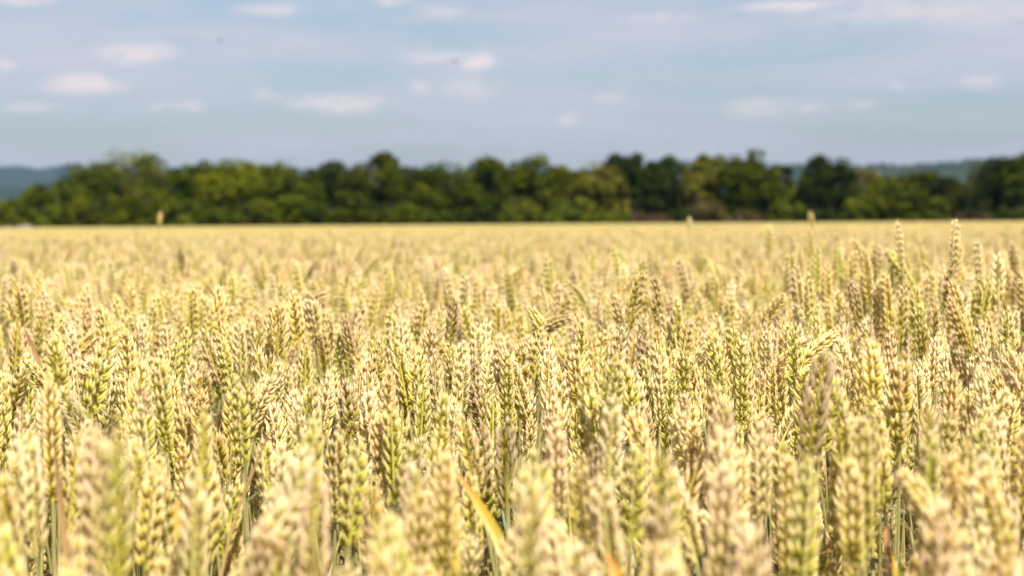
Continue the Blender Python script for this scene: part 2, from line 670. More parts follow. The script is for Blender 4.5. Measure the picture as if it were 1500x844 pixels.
def ridge(name, label, dist, depth, prof, x0, x1, seed, n=260):
    """a long ridge: prof gives [(photo column, photo row of the crest)]"""
    r = np.random.default_rng(seed)
    cols = np.linspace(x0, x1, n)
    rows = np.interp(cols, [p[0] for p in prof], [p[1] for p in prof])
    ph = r.uniform(0, 6, 6)
    V = []
    ks = [0.0, 0.25, 0.5, 0.72, 0.88, 1.0, 1.15, 1.6]
    hs = [0.0, 0.22, 0.5, 0.76, 0.93, 1.0, 0.96, 0.3]
    for c, rw in zip(cols, rows):
        top = at(c, rw, dist)
        hz = max(top[2], 2.0) + 1.2 * math.sin(c * 0.05 + ph[0]) + 0.8 * math.sin(c * 0.13 + ph[1]) + r.normal(0, 0.9)
        for k, h in zip(ks, hs):
            d = dist + depth * (k - 1)
            p = at(c, HORIZON, d)
            V.append((p[0], p[1], -0.5 + hz * h * (1 + r.normal(0, 0.015))))
    m = len(ks)
    i, j = np.meshgrid(np.arange(n - 1), np.arange(m - 1), indexing='ij')
    q = np.stack([i * m + j, (i + 1) * m + j, (i + 1) * m + j + 1, i * m + j + 1], -1).reshape(-1, 4)
    b = MB()
    b.add(V, quad=q)
    tag(link(name, b.mesh(name, M_HILL)), label, None, kind='structure')


ridge('hill', 'far blue wooded ridge beyond the trees', 11000, 3000,
      [(-700, 241), (0, 244), (110, 244), (300, 246), (700, 250), (1200, 246), (1700, 240), (2300, 244)], -1100, 2600, 2)
ridge('hill', 'nearer dark green wooded hill rising behind the trees', 4600, 1400,
      [(860, 300), (1000, 268), (1120, 246), (1180, 240), (1260, 241), (1330, 241), (1400, 236), (1460, 232), (1560, 230), (1800, 226), (2300, 250)], 860, 2300, 4)
ridge('hill', 'low blue grey wooded rise at the far end of the tree line', 7000, 1500,
      [(-600, 272), (-200, 268), (0, 270), (60, 274), (130, 284), (260, 310)], -700, 260, 6, 120)


# ------------------------------------------------------------------ haze
def haze():
    m = bpy.data.materials.new('haze_air')
    m.use_nodes = True
    g = NT(m.node_tree)
    v = g.n('ShaderNodeVolumePrincipled')
    v.inputs['Color'].default_value = (0.34, 0.58, 1.0, 1)
    v.inputs['Density'].default_value = 0.000022
    v.inputs['Anisotropy'].default_value = 0.2
    o = g.n('ShaderNodeOutputMaterial')
    g.put(o.inputs['Volume'], v.outputs[0])
    R, z0, z1 = 15500.0, -1.5, 420.0
    b = MB()
    V = [(x * R, y * R, z) for z in (z0, z1) for x, y in ((-1, -1), (1, -1), (1, 1), (-1, 1))]
    b.add(V, quad=[[3, 2, 1, 0], [4, 5, 6, 7], [0, 1, 5, 4], [1, 2, 6, 5], [2, 3, 7, 6], [3, 0, 4, 7]])
    tag(link('haze', b.mesh('haze', m, smooth=False)), 'pale blue summer haze in the air over the fields', None, kind='stuff')


USE_HAZE = True
if USE_HAZE:
    haze()


# ------------------------------------------------------------------ trees
def foliage_material():
    m, g = new_mat('foliage')
    tone = g.attr('tone', 'Color', 'INSTANCER')
    rnd = g.attr('rnd')
    grad = g.attr('grad')
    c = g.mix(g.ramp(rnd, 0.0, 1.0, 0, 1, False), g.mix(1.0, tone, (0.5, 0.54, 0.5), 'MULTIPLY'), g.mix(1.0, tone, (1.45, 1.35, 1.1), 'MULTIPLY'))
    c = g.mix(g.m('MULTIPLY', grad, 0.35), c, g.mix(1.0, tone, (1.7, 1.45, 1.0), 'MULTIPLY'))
    finish(g, leafy(g, c, 0.7, 0.04, 0.25))
    return m


def bark_material():
    m, g = new_mat('bark')
    pos = g.n('ShaderNodeTexCoord').outputs['Object']
    n = g.noise(g.v('MULTIPLY', pos, (6.0, 6.0, 1.2)), 1.0, 5, 0.65)
    finish(g, principled(g, g.mix(n, (0.05, 0.038, 0.026), (0.16, 0.125, 0.09)), 0.9, 0.1).outputs[0])
    return m


M_FOL, M_BARK = foliage_material(), bark_material()
GREENS = {'g': (0.068, 0.088, 0.003), 'd': (0.022, 0.033, 0.005), 'm': (0.044, 0.059, 0.003), 'o': (0.086, 0.090, 0.014),
          'y': (0.080, 0.102, 0.010), 'b': (0.075, 0.055, 0.032), 't': (0.085, 0.078, 0.028)}


def crown_mb(r, rx, ry, z0, z1, nclump, nleaf, leaf):
    b = MB()
    cz, hz = (z0 + z1) / 2, (z1 - z0) / 2
    cl = []
    for i in range(nclump):
        u = unit(r.normal(0, 1, 3))
        k = r.uniform(0.6, 0.94) if i > nclump // 4 else r.uniform(0, 0.55)
        u = np.sign(u) * np.abs(u) ** 0.8
        sq = 1.0
        p = np.array([u[0] * rx * k * sq, u[1] * ry * k * sq, cz + u[2] * hz * k])
        cl.append((p, r.uniform(0.20, 0.36) * min(rx, hz * 1.0), r.uniform()))
    per = max(6, nleaf // nclump)
    P, N, S, G = [], [], [], []
    for p, rad, shade in cl:
        u = unit(r.normal(0, 1, (per, 3)))
        q = p + u * (rad * r.uniform(0.55, 1.08, (per, 1)) ** 0.7) * np.array([1.1, 1.1, 0.85])
        P.append(q)
        N.append(unit(u + r.normal(0, 0.55, (per, 3)) + np.array([0, 0, 0.35])))
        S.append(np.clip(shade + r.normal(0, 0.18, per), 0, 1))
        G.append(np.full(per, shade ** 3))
    P, N, S, G = map(np.concatenate, (P, N, S, G))
    env = np.abs(P[:, 0] / rx) ** 2.3 + np.abs(P[:, 1] / ry) ** 2.3 + np.abs((P[:, 2] - cz) / hz) ** 2.3
    ok = (P[:, 2] > 0.05) & (env < 1.0 + r.normal(0, 0.03, len(P)))
    P, N, S, G = P[ok], N[ok], S[ok], G[ok]
    a = unit(np.cross(N, unit(r.normal(0, 1, N.shape))))
    c = np.cross(N, a)
    sz = leaf * r.uniform(0.6, 1.3, (len(P), 1))
    V = np.stack([P - a * sz, P + c * sz * 0.6, P + a * sz, P - c * sz * 0.6], 1).reshape(-1, 3)
    n = len(P)
    b.add(V, quad=np.arange(n * 4).reshape(n, 4), a=np.stack([np.repeat(G, 4), np.repeat(S, 4)], -1))
    return b


def trunk_mb(r, h, crown_r):
    b = MB()
    z = np.linspace(0, h, 9)
    P = np.stack([np.cumsum(r.normal(0, 0.05, 9)) * 1.0, np.cumsum(r.normal(0, 0.05, 9)), z], -1)
    P[:, :2] -= P[0, :2]
    rad = 0.035 * h * (1 - 0.85 * z / h) + 0.03
    rad[0] *= 1.4
    tube(b, P, rad, 9)
    for k in range(7):
        s = r.uniform(0.3, 0.85)
        p0 = np.array([np.interp(s * h, z, P[:, i]) for i in range(3)])
        a = r.uniform(0, 2 * math.pi)
        ln = crown_r * r.uniform(0.5, 0.85)
        t = np.linspace(0, 1, 6)[:, None]
        Q = p0 + np.array([math.cos(a), math.sin(a), 0]) * ln * t + np.array([0, 0, 1]) * ln * (0.5 * t + 0.4 * t * t)
        tube(b, Q, np.linspace(0.013 * h, 0.004 * h, 6), 6)
    return b


def tree(name, cx, top, w, kind, dist, label, cat, seed, base=0.16, group=None, dens=1.0, wy=None):
    r = np.random.default_rng(seed)
    p = at(cx, HORIZON, dist)
    tp = at(cx, top, dist)
    h = tp[2]
    rx = w / F * dist / 2
    root = empty(name, (p[0], p[1], 0))
    tag(root, label, cat, group)
    n = int(13000 * dens)
    cm = crown_mb(r, rx * 1.18, (wy or rx), -h * 0.35, h * 1.0, int(80 * dens) + 8, n, 0.42 if name == 'tree' else 0.27)
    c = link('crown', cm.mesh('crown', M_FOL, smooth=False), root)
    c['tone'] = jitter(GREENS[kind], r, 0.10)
    link('trunk', trunk_mb(r, h * 0.8, rx).mesh('trunk', M_BARK), root)
    return root


GT = 'trees in the line beyond the field'
TREES = [  # column, crest row, width, tone, distance, base share, label
    (-62, 288, 110, 'g', 362, .1, 'low green tree at the very start of the tree line, cut by the frame'),
    (4, 290, 70, 'g', 366, .1, 'lowest bright green tree where the line starts, beside the blue hills'),
    (86, 262, 104, 'g', 356, .08, 'rounded mid green tree sloping down to the gap with the blue hills'),
    (130, 233, 100, 'm', 368, .1, 'mid green tree just behind the sloping rounded one near the line\'s start'),
    (190, 217, 122, 'o', 374, .12, 'tall olive brown domed tree, highest near the blue hills'),
    (246, 246, 84, 'm', 360, .1, 'dark green tree tucked under the olive domed tree'),
    (292, 225, 62, 'm', 378, .2, 'narrow green tree with a thin peak beside the olive domed tree'),
    (338, 233, 100, 'g', 358, .08, 'fresh green broad tree between the thin peaked and the flat topped tree'),
    (388, 229, 104, 'g', 366, .08, 'bright green flat topped tree with dark hollows below'),
    (436, 243, 72, 'm', 356, .08, 'green tree ending in a steep edge beside a dim notch'),
    (492, 230, 84, 'd', 366, .08, 'dim green tree just past the notch'),
    (543, 214, 92, 'm', 360, .1, 'highest dark domed tree in the middle of the line'),
    (598, 238, 84, 'm', 368, .1, 'lower green tree beside the highest dark dome'),
    (652, 236, 90, 'm', 358, .1, 'mid green even topped tree between the low one and the twin crests'),
    (710, 226, 76, 'm', 364, .1, 'dark green tree with the first of the twin crests'),
    (782, 225, 104, 'g', 370, .1, 'wide green tree with the second of the twin crests'),
    (834, 241, 72, 'g', 360, .1, 'low green tree closing the dip before the dark wood'),
    (874, 236, 84, 'o', 352, .06, 'yellow green tree standing forward of the dark wood'),
    (912, 222, 66, 'd', 366, .1, 'very dark narrow tree at the edge of the dark wood'),
    (948, 219, 74, 'd', 362, .1, 'very dark tall tree behind the brown thicket'),
    (992, 226, 84, 'd', 368, .1, 'dark broad tree closing the dark wood beside the olive tree'),
    (1038, 221, 76, 'o', 358, .12, 'light olive tree above the tan bush'),
    (1100, 217, 90, 'm', 354, .1, 'tall green topped tree with a deep dark middle'),
    (1142, 240, 58, 'd', 362, .1, 'small dark tree leaning on the tall dark middled one'),
    (1180, 274, 70, 'y', 358, .04, 'low yellow green tree filling the gap before the hill'),
    (1214, 224, 82, 'd', 354, .12, 'dark tree with a pale green cap standing alone before the hill'),
    (1266, 243, 64, 't', 358, .08, 'tan green thin tree in front of the hill'),
    (1312, 256, 92, 'g', 352, .06, 'low bright green round tree in front of the hill'),
    (1348, 242, 62, 'm', 364, .1, 'mid green tree behind the low bright green round tree'),
    (1404, 254, 92, 'd', 356, .08, 'low broad dark tree below the hilltop'),
    (1462, 226, 84, 'd', 360, .1, 'dark tall tree at the end of the hill crest'),
    (1506, 222, 70, 'm', 354, .1, 'tall green tree at the last edge of the line'),
    (1580, 236, 110, 'm', 360, .1, 'dark green tree past the end of the line')]
for i, (cx, top, w, k, d, base, lab) in enumerate(TREES):
    if -110 < cx < 1540:
        tree('tree', cx, top, w, k, d, lab, 'tree', 100 + i, base, GT)

GS = 'shrubs along the foot of the tree line'
SHRUBS = [
    (470, 306, 50, 'd', 'dark shrub filling the foot of the notch'),
    (545, 306, 56, 'm', 'low shrub below the highest dark dome'),
    (1000, 306, 50, 'd', 'dark shrub below the broad dark tree'),
    (1210, 306, 60, 'd', 'dark low shrub below the tree with the pale green cap'),
    (22, 296, 60, 'g', 'bright low shrub at the foot of the first trees'),
    (70, 300, 66, 'y', 'light green shrub below the sloping tree'),
    (140, 284, 96, 'g', 'broad green shrub under the olive domed tree\'s near side'),
    (214, 276, 92, 'g', 'tall round green shrub below the olive domed tree'),
    (268, 290, 50, 'y', 'pale green shrub beside the tall round shrub'),
    (318, 300, 58, 'm', 'dark shrub below the thin peaked tree'),
    (378, 296, 70, 'g', 'green shrub under the flat topped tree'),
    (432, 282, 62, 'g', 'rounded fresh green shrub next to the notch'),
    (496, 304, 56, 'm', 'dim low shrub past the notch'),
    (588, 298, 60, 'g', 'green shrub beneath the lower tree beside the dome'),
    (640, 306, 50, 'm', 'small dark shrub beneath the even topped tree'),
    (706, 300, 46, 'd', 'very dark shrub beneath the first twin crest'),
    (762, 288, 56, 'y', 'yellow green shrub beneath the second twin crest'),
    (838, 284, 70, 'y', 'bright yellow green shrub in the dip'),
    (890, 302, 60, 'g', 'green shrub under the forward yellow green tree'),
    (948, 310, 70, 'b', 'reddish brown low thicket under the very dark tall tree'),
    (1040, 292, 62, 't', 'tan leafless bush under the light olive tree'),
    (1092, 310, 56, 'b', 'brown patch of scrub under the dark middled tree'),
    (1156, 292, 52, 'y', 'yellow shrub beside the gap tree'),
    (1262, 284, 50, 'y', 'light shrub under the thin tan tree'),
    (1376, 282, 30, 'y', 'narrow upright light green shrub before the low dark tree'),
    (1424, 309, 62, 'b', 'brown grey bush at the foot of the low broad dark tree'),
    (1320, 304, 60, 'm', 'dark hedge shrub under the bright round tree'),
    (1480, 304, 60, 'd', 'dark shrub at the foot of the last trees')]
for i, (cx, top, w, k, lab) in enumerate(SHRUBS):
    tree('shrub', cx, top, w, k, 348.5 + (i % 3) * 0.7, lab, 'shrub', 300 + i, 0.0, GS, 0.5)


# ------------------------------------------------------------------ small roof beyond the crop
def shed():
    m, g = new_mat('roof_sheet')
    pos = g.n('ShaderNodeTexCoord').outputs['Object']
    w = g.n('ShaderNodeTexWave')
    w.inputs['Scale'].default_value = 2.2
    g.put(w.inputs['Vector'], pos)
    finish(g, principled(g, g.mix(w.outputs[1], (0.13, 0.11, 0.11), (0.19, 0.165, 0.16)), 0.6, 0.3).outputs[0])
    m2, g = new_mat('shed_board')
    pos = g.n('ShaderNodeTexCoord').outputs['Object']
    finish(g, principled(g, g.mix(g.noise(pos, 3, 4), (0.12, 0.09, 0.06), (0.2, 0.16, 0.12)), 0.9, 0.1).outputs[0])
    p = at(27, HORIZON, 346.8)
    root = empty('shed', (p[0], p[1], 0))
    tag(root, 'low shed whose pale grey roof shows just above the wheat', 'shed')
    hw, hd, e, t = 2.1, 0.9, 0.75, 1.18
    b = MB()
    V = [(-hw, -hd, 0), (hw, -hd, 0), (hw, hd, 0), (-hw, hd, 0), (-hw, -hd, e), (hw, -hd, e), (hw, hd, e), (-hw, hd, e), (-hw, 0, t), (hw, 0, t)]
    b.add(V, quad=[[0, 1, 5, 4], [2, 3, 7, 6], [1, 2, 6, 5], [3, 0, 4, 7]], tri=[[5, 6, 9], [7, 4, 8]])
    link('wall', b.mesh('wall', m2, smooth=False), root)
    b = MB()
    o = 0.18
    sl = (t - e) / hd
    for s in (-1, 1):
        Q = [(-hw - o, s * (hd + o), e - sl * o + 0.02), (hw + o, s * (hd + o), e - sl * o + 0.02), (hw + o, 0, t + 0.02), (-hw - o, 0, t + 0.02)]
        Q += [(x, y, z + 0.05) for x, y, z in Q]
        b.add(Q, quad=[[0, 1, 2, 3], [4, 5, 6, 7], [0, 1, 5, 4], [1, 2, 6, 5], [2, 3, 7, 6], [3, 0, 4, 7]])
    link('roof', b.mesh('roof', m, smooth=False), root)


shed()


# ------------------------------------------------------------------ birds
def bird(px, py, d, span, label):
    m, g = new_mat('bird_feather')
    pos = g.n('ShaderNodeTexCoord').outputs['Object']
    finish(g, principled(g, g.mix(g.noise(pos, 30, 3), (0.03, 0.03, 0.033), (0.07, 0.065, 0.06)), 0.7, 0.2).outputs[0])
    p = at(px, py, d)
    b = MB()
    s = span
    ys = np.array([-.26, -.2, -.1, 0, .1, .18, .24, .27]) * s                 # body along x (flying across the view)
    rd = np.array([.012, .03, .055, .062, .055, .045, .035, .008]) * s
    tube(b, np.stack([ys, 0 * ys, np.array([.0, .0, 0, 0, .005, .012, .014, .012]) * s], -1), rd, 10)
    for k in (-1, 1):
        sec = [(0, 0.02, .10, .05), (.17, .09, .11, .08), (.34, .11, .07, .03), (.5, .07, .015, -.10)]
        V = []
        for (yy, zz, ch, xx) in sec:
            for (u, th) in ((1, 0), (0.3, .012), (-1, 0), (0.3, -.008)):
                V.append(((xx * .6 + u * ch * .5) * s, k * yy * s, (zz + th) * s))
        q = [[i * 4 + j, i * 4 + (j + 1) % 4, i * 4 + 4 + (j + 1) % 4, i * 4 + 4 + j] for i in range(3) for j in range(4)]
        q += [[12, 13, 14, 15], [0, 1, 2, 3]]
        b.add(V, quad=q)
    V = [(-.22, .02, .004), (-.22, -.02, .004), (-.40, -.05, 0), (-.40, .05, 0), (-.22, .02, -.008), (-.22, -.02, -.008), (-.40, -.05, -.006), (-.40, .05, -.006)]
    b.add(np.array(V) * s, quad=[[0, 1, 2, 3], [4, 5, 6, 7], [0, 1, 5, 4], [1, 2, 6, 5], [2, 3, 7, 6], [3, 0, 4, 7]])
    o = link('bird', b.mesh('bird', m))
    o.location = p
    o.rotation_euler = (0.15, 0.05, 0.5)
    tag(o, label, 'bird', 'birds in the sky')


bird(666, 90, 60, 0.37, 'small dark bird flying in front of the bright cloud patch')
bird(323, 60, 75, 0.34, 'faint dark bird flying alone in grey sky between clouds')


# ------------------------------------------------------------------ the wheat plants
# prototypes shared by the ordinary plants: 26 shapes, near and simple versions
N_VAR = 26
VAR = []
for k in range(N_VAR):
    r = np.random.default_rng(900 + k)
    VAR.append(dict(seed=500 + k, top=0.78, lean=abs(r.normal(0, 0.05)), nod=abs(r.normal(0.05, 0.13)) + (0.4 if k >= 24 else 0), az=r.uniform(0, 6.28),
                    ear_len=float(np.clip(r.normal(0.066, 0.009), 0.046, 0.082)), awn=r.uniform(0.6, 1.5), fat=r.uniform(0.84, 1.04), twist=r.normal(0, 0.7), gaps=0.10 if k % 5 == 3 else 0.02, flag=k % 4 == 1))
VPARTS = [plant_parts(**v) for v in VAR]
VMESH = []
for (e, s, lv, tip, eb) in VPARTS:
    VMESH.append((e.mesh('ear', M_EAR), s.mesh('stem', M_STEM), [l.mesh('leaf', M_LEAF) for l in lv]))

# candidate positions: jittered grid over the wedge in view plus a margin on every side
FULL_D = 6.0


def scatter(d0, d1, spacing, r):
    hw = lambda d: 0.31 * d + 1.1
    W = hw(d1)
    xs = np.arange(-W, W, spacing)
    ys = np.arange(d0, d1, spacing)
    X, Y = np.meshgrid(xs, ys)
    X, Y = X.ravel(), Y.ravel()
    X = X + r.uniform(-.55, .55, len(X)) * spacing
    Y = Y + r.uniform(-.55, .55, len(Y)) * spacing
    ok = np.abs(X) < hw(Y)
    return X[ok], Y[ok]


x1, y1 = scatter(-0.8, FULL_D, 0.0415, rng)
x2, y2 = scatter(FULL_D, FAR0 + 4, 0.062, rng)
X, Y = np.concatenate([x1, x2]), np.concatenate([y1, y2])
ok = (np.hypot(X, Y) > 0.50)
X, Y = X[ok], Y[ok]
N = len(X)
vid = rng.integers(0, N_VAR, N)
vid = np.where((vid >= 24) & (rng.uniform(size=N) < 0.4), rng.integers(0, 24, N), vid)
rotz = rng.uniform(0, 2 * math.pi, N)
# gentle patches of taller and shorter crop
patch = 0.010 * np.sin(X * 5.1 + 1.3) * np.sin(Y * 3.7) + 0.006 * np.sin(X * 11 + Y * 7)
topz = 0.778 + patch + np.clip(rng.normal(0, 0.023, N), -0.06, 0.055) - np.where(rng.uniform(size=N) < 0.25, rng.uniform(0.03, 0.10, N), 0)
col = PW / 2 + F * X / np.maximum(Y, 0.1)
lift = np.where((Y > 2.5) & (rng.uniform(size=N) < 0.13), rng.uniform(0.02, 0.055, N), 0)
lift = np.where((Y > 2.3) & (Y < 4.6) & (col > 1130) & (rng.uniform(size=N) < 0.28), rng.uniform(0.02, 0.095, N), lift)
topz = topz + lift
vid = np.where((Y < 2.2) & (vid >= 24), vid - 20, vid)
near = np.hypot(X, Y) < 0.95
topz = np.where(near, np.minimum(topz, 0.775), topz)
scl = topz / 0.78
ti = rng.choice(len(TONE_NAMES), N, p=TONE_P)
tones = np.array([jitter(TONES[TONE_NAMES[i]], rng) for i in ti])
ltones = np.array([jitter(LEAF_TONES[i], rng) for i in rng.integers(0, len(LEAF_TONES), N)])

# plants the photograph shows on their own: ear tip column, row, distance, lean on screen (deg), tone, ear length, extras, label, short name
SPECIAL = [
    (1400, 322, 1.72, 3, 'cream', .098, {'fat': .85}, 'tallest cream ear of wheat, its tip up against the dark trees', 'the tallest cream ear'),
    (1314, 325, 1.85, -6, 'cream', .092, {'fat': .85}, 'tall cream ear with a thin bent tip touching the tree line', 'the thin tipped tall ear'),
    (1187, 311, 3.6, -4, 'golden', .056, {}, 'slim blurred straw ear tip alone in front of the dark trees', 'the slim lone ear tip'),
    (1010, 319, 4.6, 0, 'cream', .06, {}, 'faint pale ear just breaking the field edge under the olive tree', 'the faint ear under the olive tree'),
    (235, 313, 4.2, 5, 'golden', .052, {}, 'blurred round straw ear breaking the field edge below the green shrubs', 'the round pale ear by the shrubs'),
    (1482, 358, 2.2, -6, 'brown', .095, {}, 'dark shaded ear bowing over at the field edge below the last trees', 'the dark bowing ear'),  # ear in shadow: the brown tone paints that shade into its colour
    (1266, 366, 1.75, -7, 'golden', .105, {}, 'long golden ear standing tall beside a second, the thinner of the pair', 'the tall golden pair'),
    (1296, 402, 1.62, -4, 'golden', .100, {'roll': 0.1}, 'long golden ear standing tall beside a second, the broader of the pair', 'the broad golden ear'),
    (1208, 518, 0.80, 9, 'brown', .105, {'fat': 1.1}, 'thick brown blurred ear rising out of the paler wheat', 'the blurred brown ear'),
    (138, 632, 0.66, -1, 'pinkish tan', .105, {'fat': 1.1}, 'thick pinkish tan ear, large and blurred, close to the lens', 'the thick pinkish tan ear'),
    (166, 478, 0.98, 16, 'yellow-green', .105, {}, 'blurred lime green ear leaning over the sharp ears', 'the leaning lime ear'),
    (350, 474, 1.42, -2, 'cream', .09, {'roll': 0.2}, 'sharp bleached white ear among yellow green ones', 'the bleached white ear'),
    (572, 596, 0.98, -2, 'yellow-green', .10, {'roll': 0.1}, 'broad yellow green ear above three bare blue green stems', 'the ear over the bare stems'),
    (556, 612, 0.99, -4, 'golden', .09, {}, 'narrow golden ear crowding the broad one above the bare blue green stems', 'the narrow golden ear'),
    (590, 606, 1.0, 3, 'yellow-green', .09, {}, 'small yellow green ear third in the clump over the bare blue green stems', 'the small third ear'),
    (402, 552, 1.15, 24, 'cream', .09, {}, 'whitish ear tilted sharply across its upright neighbours', 'the tilted whitish ear'),
    (462, 690, 0.62, 1, 'pinkish tan', .10, {'fat': 1.08}, 'soft tan ear, blurred, low in the picture beside a dark gap', 'the soft tan ear by the gap'),
    (1150, 432, 1.62, 38, 'golden', .09, {}, 'golden ear bent well over with its tip in the air', 'the bent golden ear'),
    (1226, 487, 1.22, 50, 'golden', .10, {}, 'golden ear lying slantwise behind the blurred brown ear', 'the slanting golden ear'),
    (974, 458, 1.55, -3, 'cream', .095, {'roll': 0.15, 'awn': 1.8}, 'sharp pinkish white ear with long bristly tips', 'the bristly white ear'),
    (502, 464, 1.5, -12, 'brown', .095, {}, 'sharp brownish ear with dark husk edges, slightly tilted', 'the sharp brownish ear'),
    (836, 468, 1.55, 34, 'brown', .085, {'nod': .9}, 'brown ear nodding over so its tip points down', 'the nodding brown ear'),
    (1390, 436, 1.5, -22, 'golden', .10, {}, 'golden ear slanting across a dark gap below the tallest cream ear', 'the ear across the dark gap'),
    (1048, 404, 2.3, 2, 'yellow-green', .09, {}, 'blurred green ear poking above the ones around it at mid depth', 'the poking green ear'),
    (570, 398, 2.3, 3, 'yellow-green', .09, {}, 'green ear above its neighbours, blurred, below the highest dark dome', 'the green ear below the dome'),
    (488, 386, 2.6, -2, 'brown', .09, {}, 'dark ear standing out of the pale blurred crop', 'the dark ear in the pale crop'),
    (1340, 534, 1.15, -3, 'cream', .09, {'roll': 0.2, 'awn': 1.5}, 'pointed white ear, sharp, beside a golden clump', 'the pointed white ear'),
    (880, 706, 0.70, -6, 'cream', .10, {'fat': 1.05}, 'creamy blurred ear with a wide pale tip, above a yellow leaf', 'the wide cream ear'),
    (1060, 686, 0.66, 2, 'pinkish tan', .10, {'fat': 1.08}, 'broad blurred pinkish ear in the thick of the near crop', 'the broad pinkish ear'),
    (1110, 778, 0.56, 6, 'pinkish tan', .10, {'fat': 1.1}, 'largest blurred tan ear, only its top inside the picture', 'the largest tan ear'),
    (1245, 676, 0.72, -2, 'golden', .10, {'fat': 1.05}, 'blurred golden ear full of plump husks near green blades', 'the plump golden ear'),
    (652, 668, 0.70, 0, 'golden', .10, {'fat': 1.05}, 'blurred golden yellow ear beside the orange tipped leaf', 'the ear by the orange leaf'),
    (815, 620, 0.82, 0, 'pinkish tan', .10, {}, 'half blurred pinkish ear in a dense clump', 'the pinkish clump ear'),
    (288, 700, 0.66, 3, 'cream', .095, {}, 'cream blurred ear with a frayed tip, near the thin brown stalk', 'the frayed cream ear'),
    (40, 640, 0.74, -4, 'cream', .10, {}, 'blurred cream ear at the very edge of the crop', 'the cream edge ear'),
    (728, 440, 1.75, 2, 'golden', .095, {'roll': 0.2}, 'upright golden ear, just sharp, amid the pale crop', 'the just sharp golden ear'),
    (792, 424, 2.0, -9, 'cream', .09, {}, 'thin white ear leaning away from the nodding brown one', 'the thin white ear'),
    (448, 508, 1.35, 2, 'yellow-green', .095, {'roll': 0.1}, 'sharp yellow green ear with clear herringbone husks', 'the herringbone ear'),
    (692, 560, 1.15, -14, 'brown', .09, {}, 'reddish brown ear tilted over a patch of blue green stems', 'the reddish tilted ear'),
    (1010, 470, 1.5, 8, 'golden', .09, {}, 'sharp golden ear tilted close behind the bristly white ear', 'the tilted golden ear'),
    (1440, 690, 0.68, -12, 'golden', .10, {'fat': 1.05}, 'big golden blurred ear leaning in from the edge of the crop', 'the big leaning golden ear'),
    (1380, 740, 0.60, 2, 'pinkish tan', .10, {'fat': 1.08}, 'wide pinkish blurred ear low beside the big golden one', 'the wide low pinkish ear'),
]
# blades that stand up between the ears, each a part of the plant it grows on
BLADES = [  # tip column, row, base column, row, distance, half width, plant
    (668, 690, 728, 785, 0.82, .0031, 'the ear by the orange leaf'),
    (886, 806, 925, 900, 0.62, .0042, 'the wide cream ear'),
    (1296, 770, 1308, 860, 0.80, .0030, 'the plump golden ear'),
    (258, 730, 268, 800, 0.85, .0040, 'the frayed cream ear')]
DRY = [
    (410, 600, 350, 745, 0.92, .0009, 'the frayed cream ear'),
    (78, 640, 92, 760, 0.80, .0016, 'the thick pinkish tan ear'),
    (36, 482, 58, 535, 1.4, .0022, 'the leaning lime ear'),
    (536, 356, 512, 398, 2.2, .0018, 'the dark ear in the pale crop'),
    (1300, 760, 1302, 844, 0.78, .0020, 'the plump golden ear')]
LAND = []
specials = []
keep = np.ones(N, bool)
for k, (px, py, d, lean, tone, el, ex, lab, short) in enumerate(SPECIAL):
    d, el = d * 1.60, el * 0.71
    tip = at(px, py, d)
    a = math.radians(lean)
    az = (0.0 if a >= 0 else math.pi) + rng.normal(0, 0.25)
    nod = ex.get('nod', abs(a) * 0.55)
    ln = abs(a) * 0.30 if 'nod' not in ex else 0.05
    e, s, lv, off, eb = plant_parts(2000 + k, top=float(tip[2]), lean=ln, nod=nod, az=az, ear_len=el, leaves=0 if 'bare' in lab else 2,
                                    roll=ex.get('roll'), awn=ex.get('awn', 1.0), fat=ex.get('fat', 1.0))
    base = np.array([tip[0] - off[0], tip[1] - off[1], 0.0])
    keep &= np.hypot(X - base[0], Y - base[1]) > 0.016
    specials.append(dict(parts=(e, s, lv), base=base, tip=tip, eb=base + eb, tone=tone, label=lab, short=short))
    LAND.append((px, py, short))

# a bare opening where the photograph looks down onto stems
for (px, py0, d, wid) in ((566, 735, 1.52, 0.013), (1180, 700, 1.5, 0.007), (905, 740, 1.4, 0.006), (1388, 500, 2.3, .012)):
    p = at(px, py0, d)
    frac = Y / p[1]
    keep &= ~((np.abs(X - p[0] * frac) < wid) & (Y < p[1] + 0.01) & (Y > p[1] - 0.14))
OPEN = []                                     # (pixels, depth, clear radius in pixels)
for (px, py, d, lean, tone, el, ex, lab, short), sp in zip(SPECIAL, specials):
    u1 = project(sp['eb'])
    pts = [(px + (u1[0] - px) * t, py + (u1[1] - py) * t) for t in (0, .15, .3, .45)]
    OPEN.append((pts, u1[2], 0.5 * 0.010 * F / u1[2]))
for (tx, ty, bx, by, d, w, nm) in BLADES + DRY:
    OPEN.append(([(tx + (bx - tx) * t, ty + (by - ty) * t) for t in (0, .12, .25, .37, .5, .62, .75, .87)], d * 1.6, 8 if w > .0028 else 3))
ta = np.array([v[3] for v in VPARTS])[vid]
tb = np.array([v[4] for v in VPARTS])[vid]
co_, si_ = np.cos(rotz), np.sin(rotz)


def proj_all(P):
    W = np.stack([X + scl * (co_ * P[:, 0] - si_ * P[:, 1]), Y + scl * (si_ * P[:, 0] + co_ * P[:, 1]), scl * P[:, 2]], -1) - CAM
    z = np.maximum(W @ cf, 0.05)
    return PW / 2 + F * (W @ cr) / z, PH / 2 - F * (W @ cu) / z, z


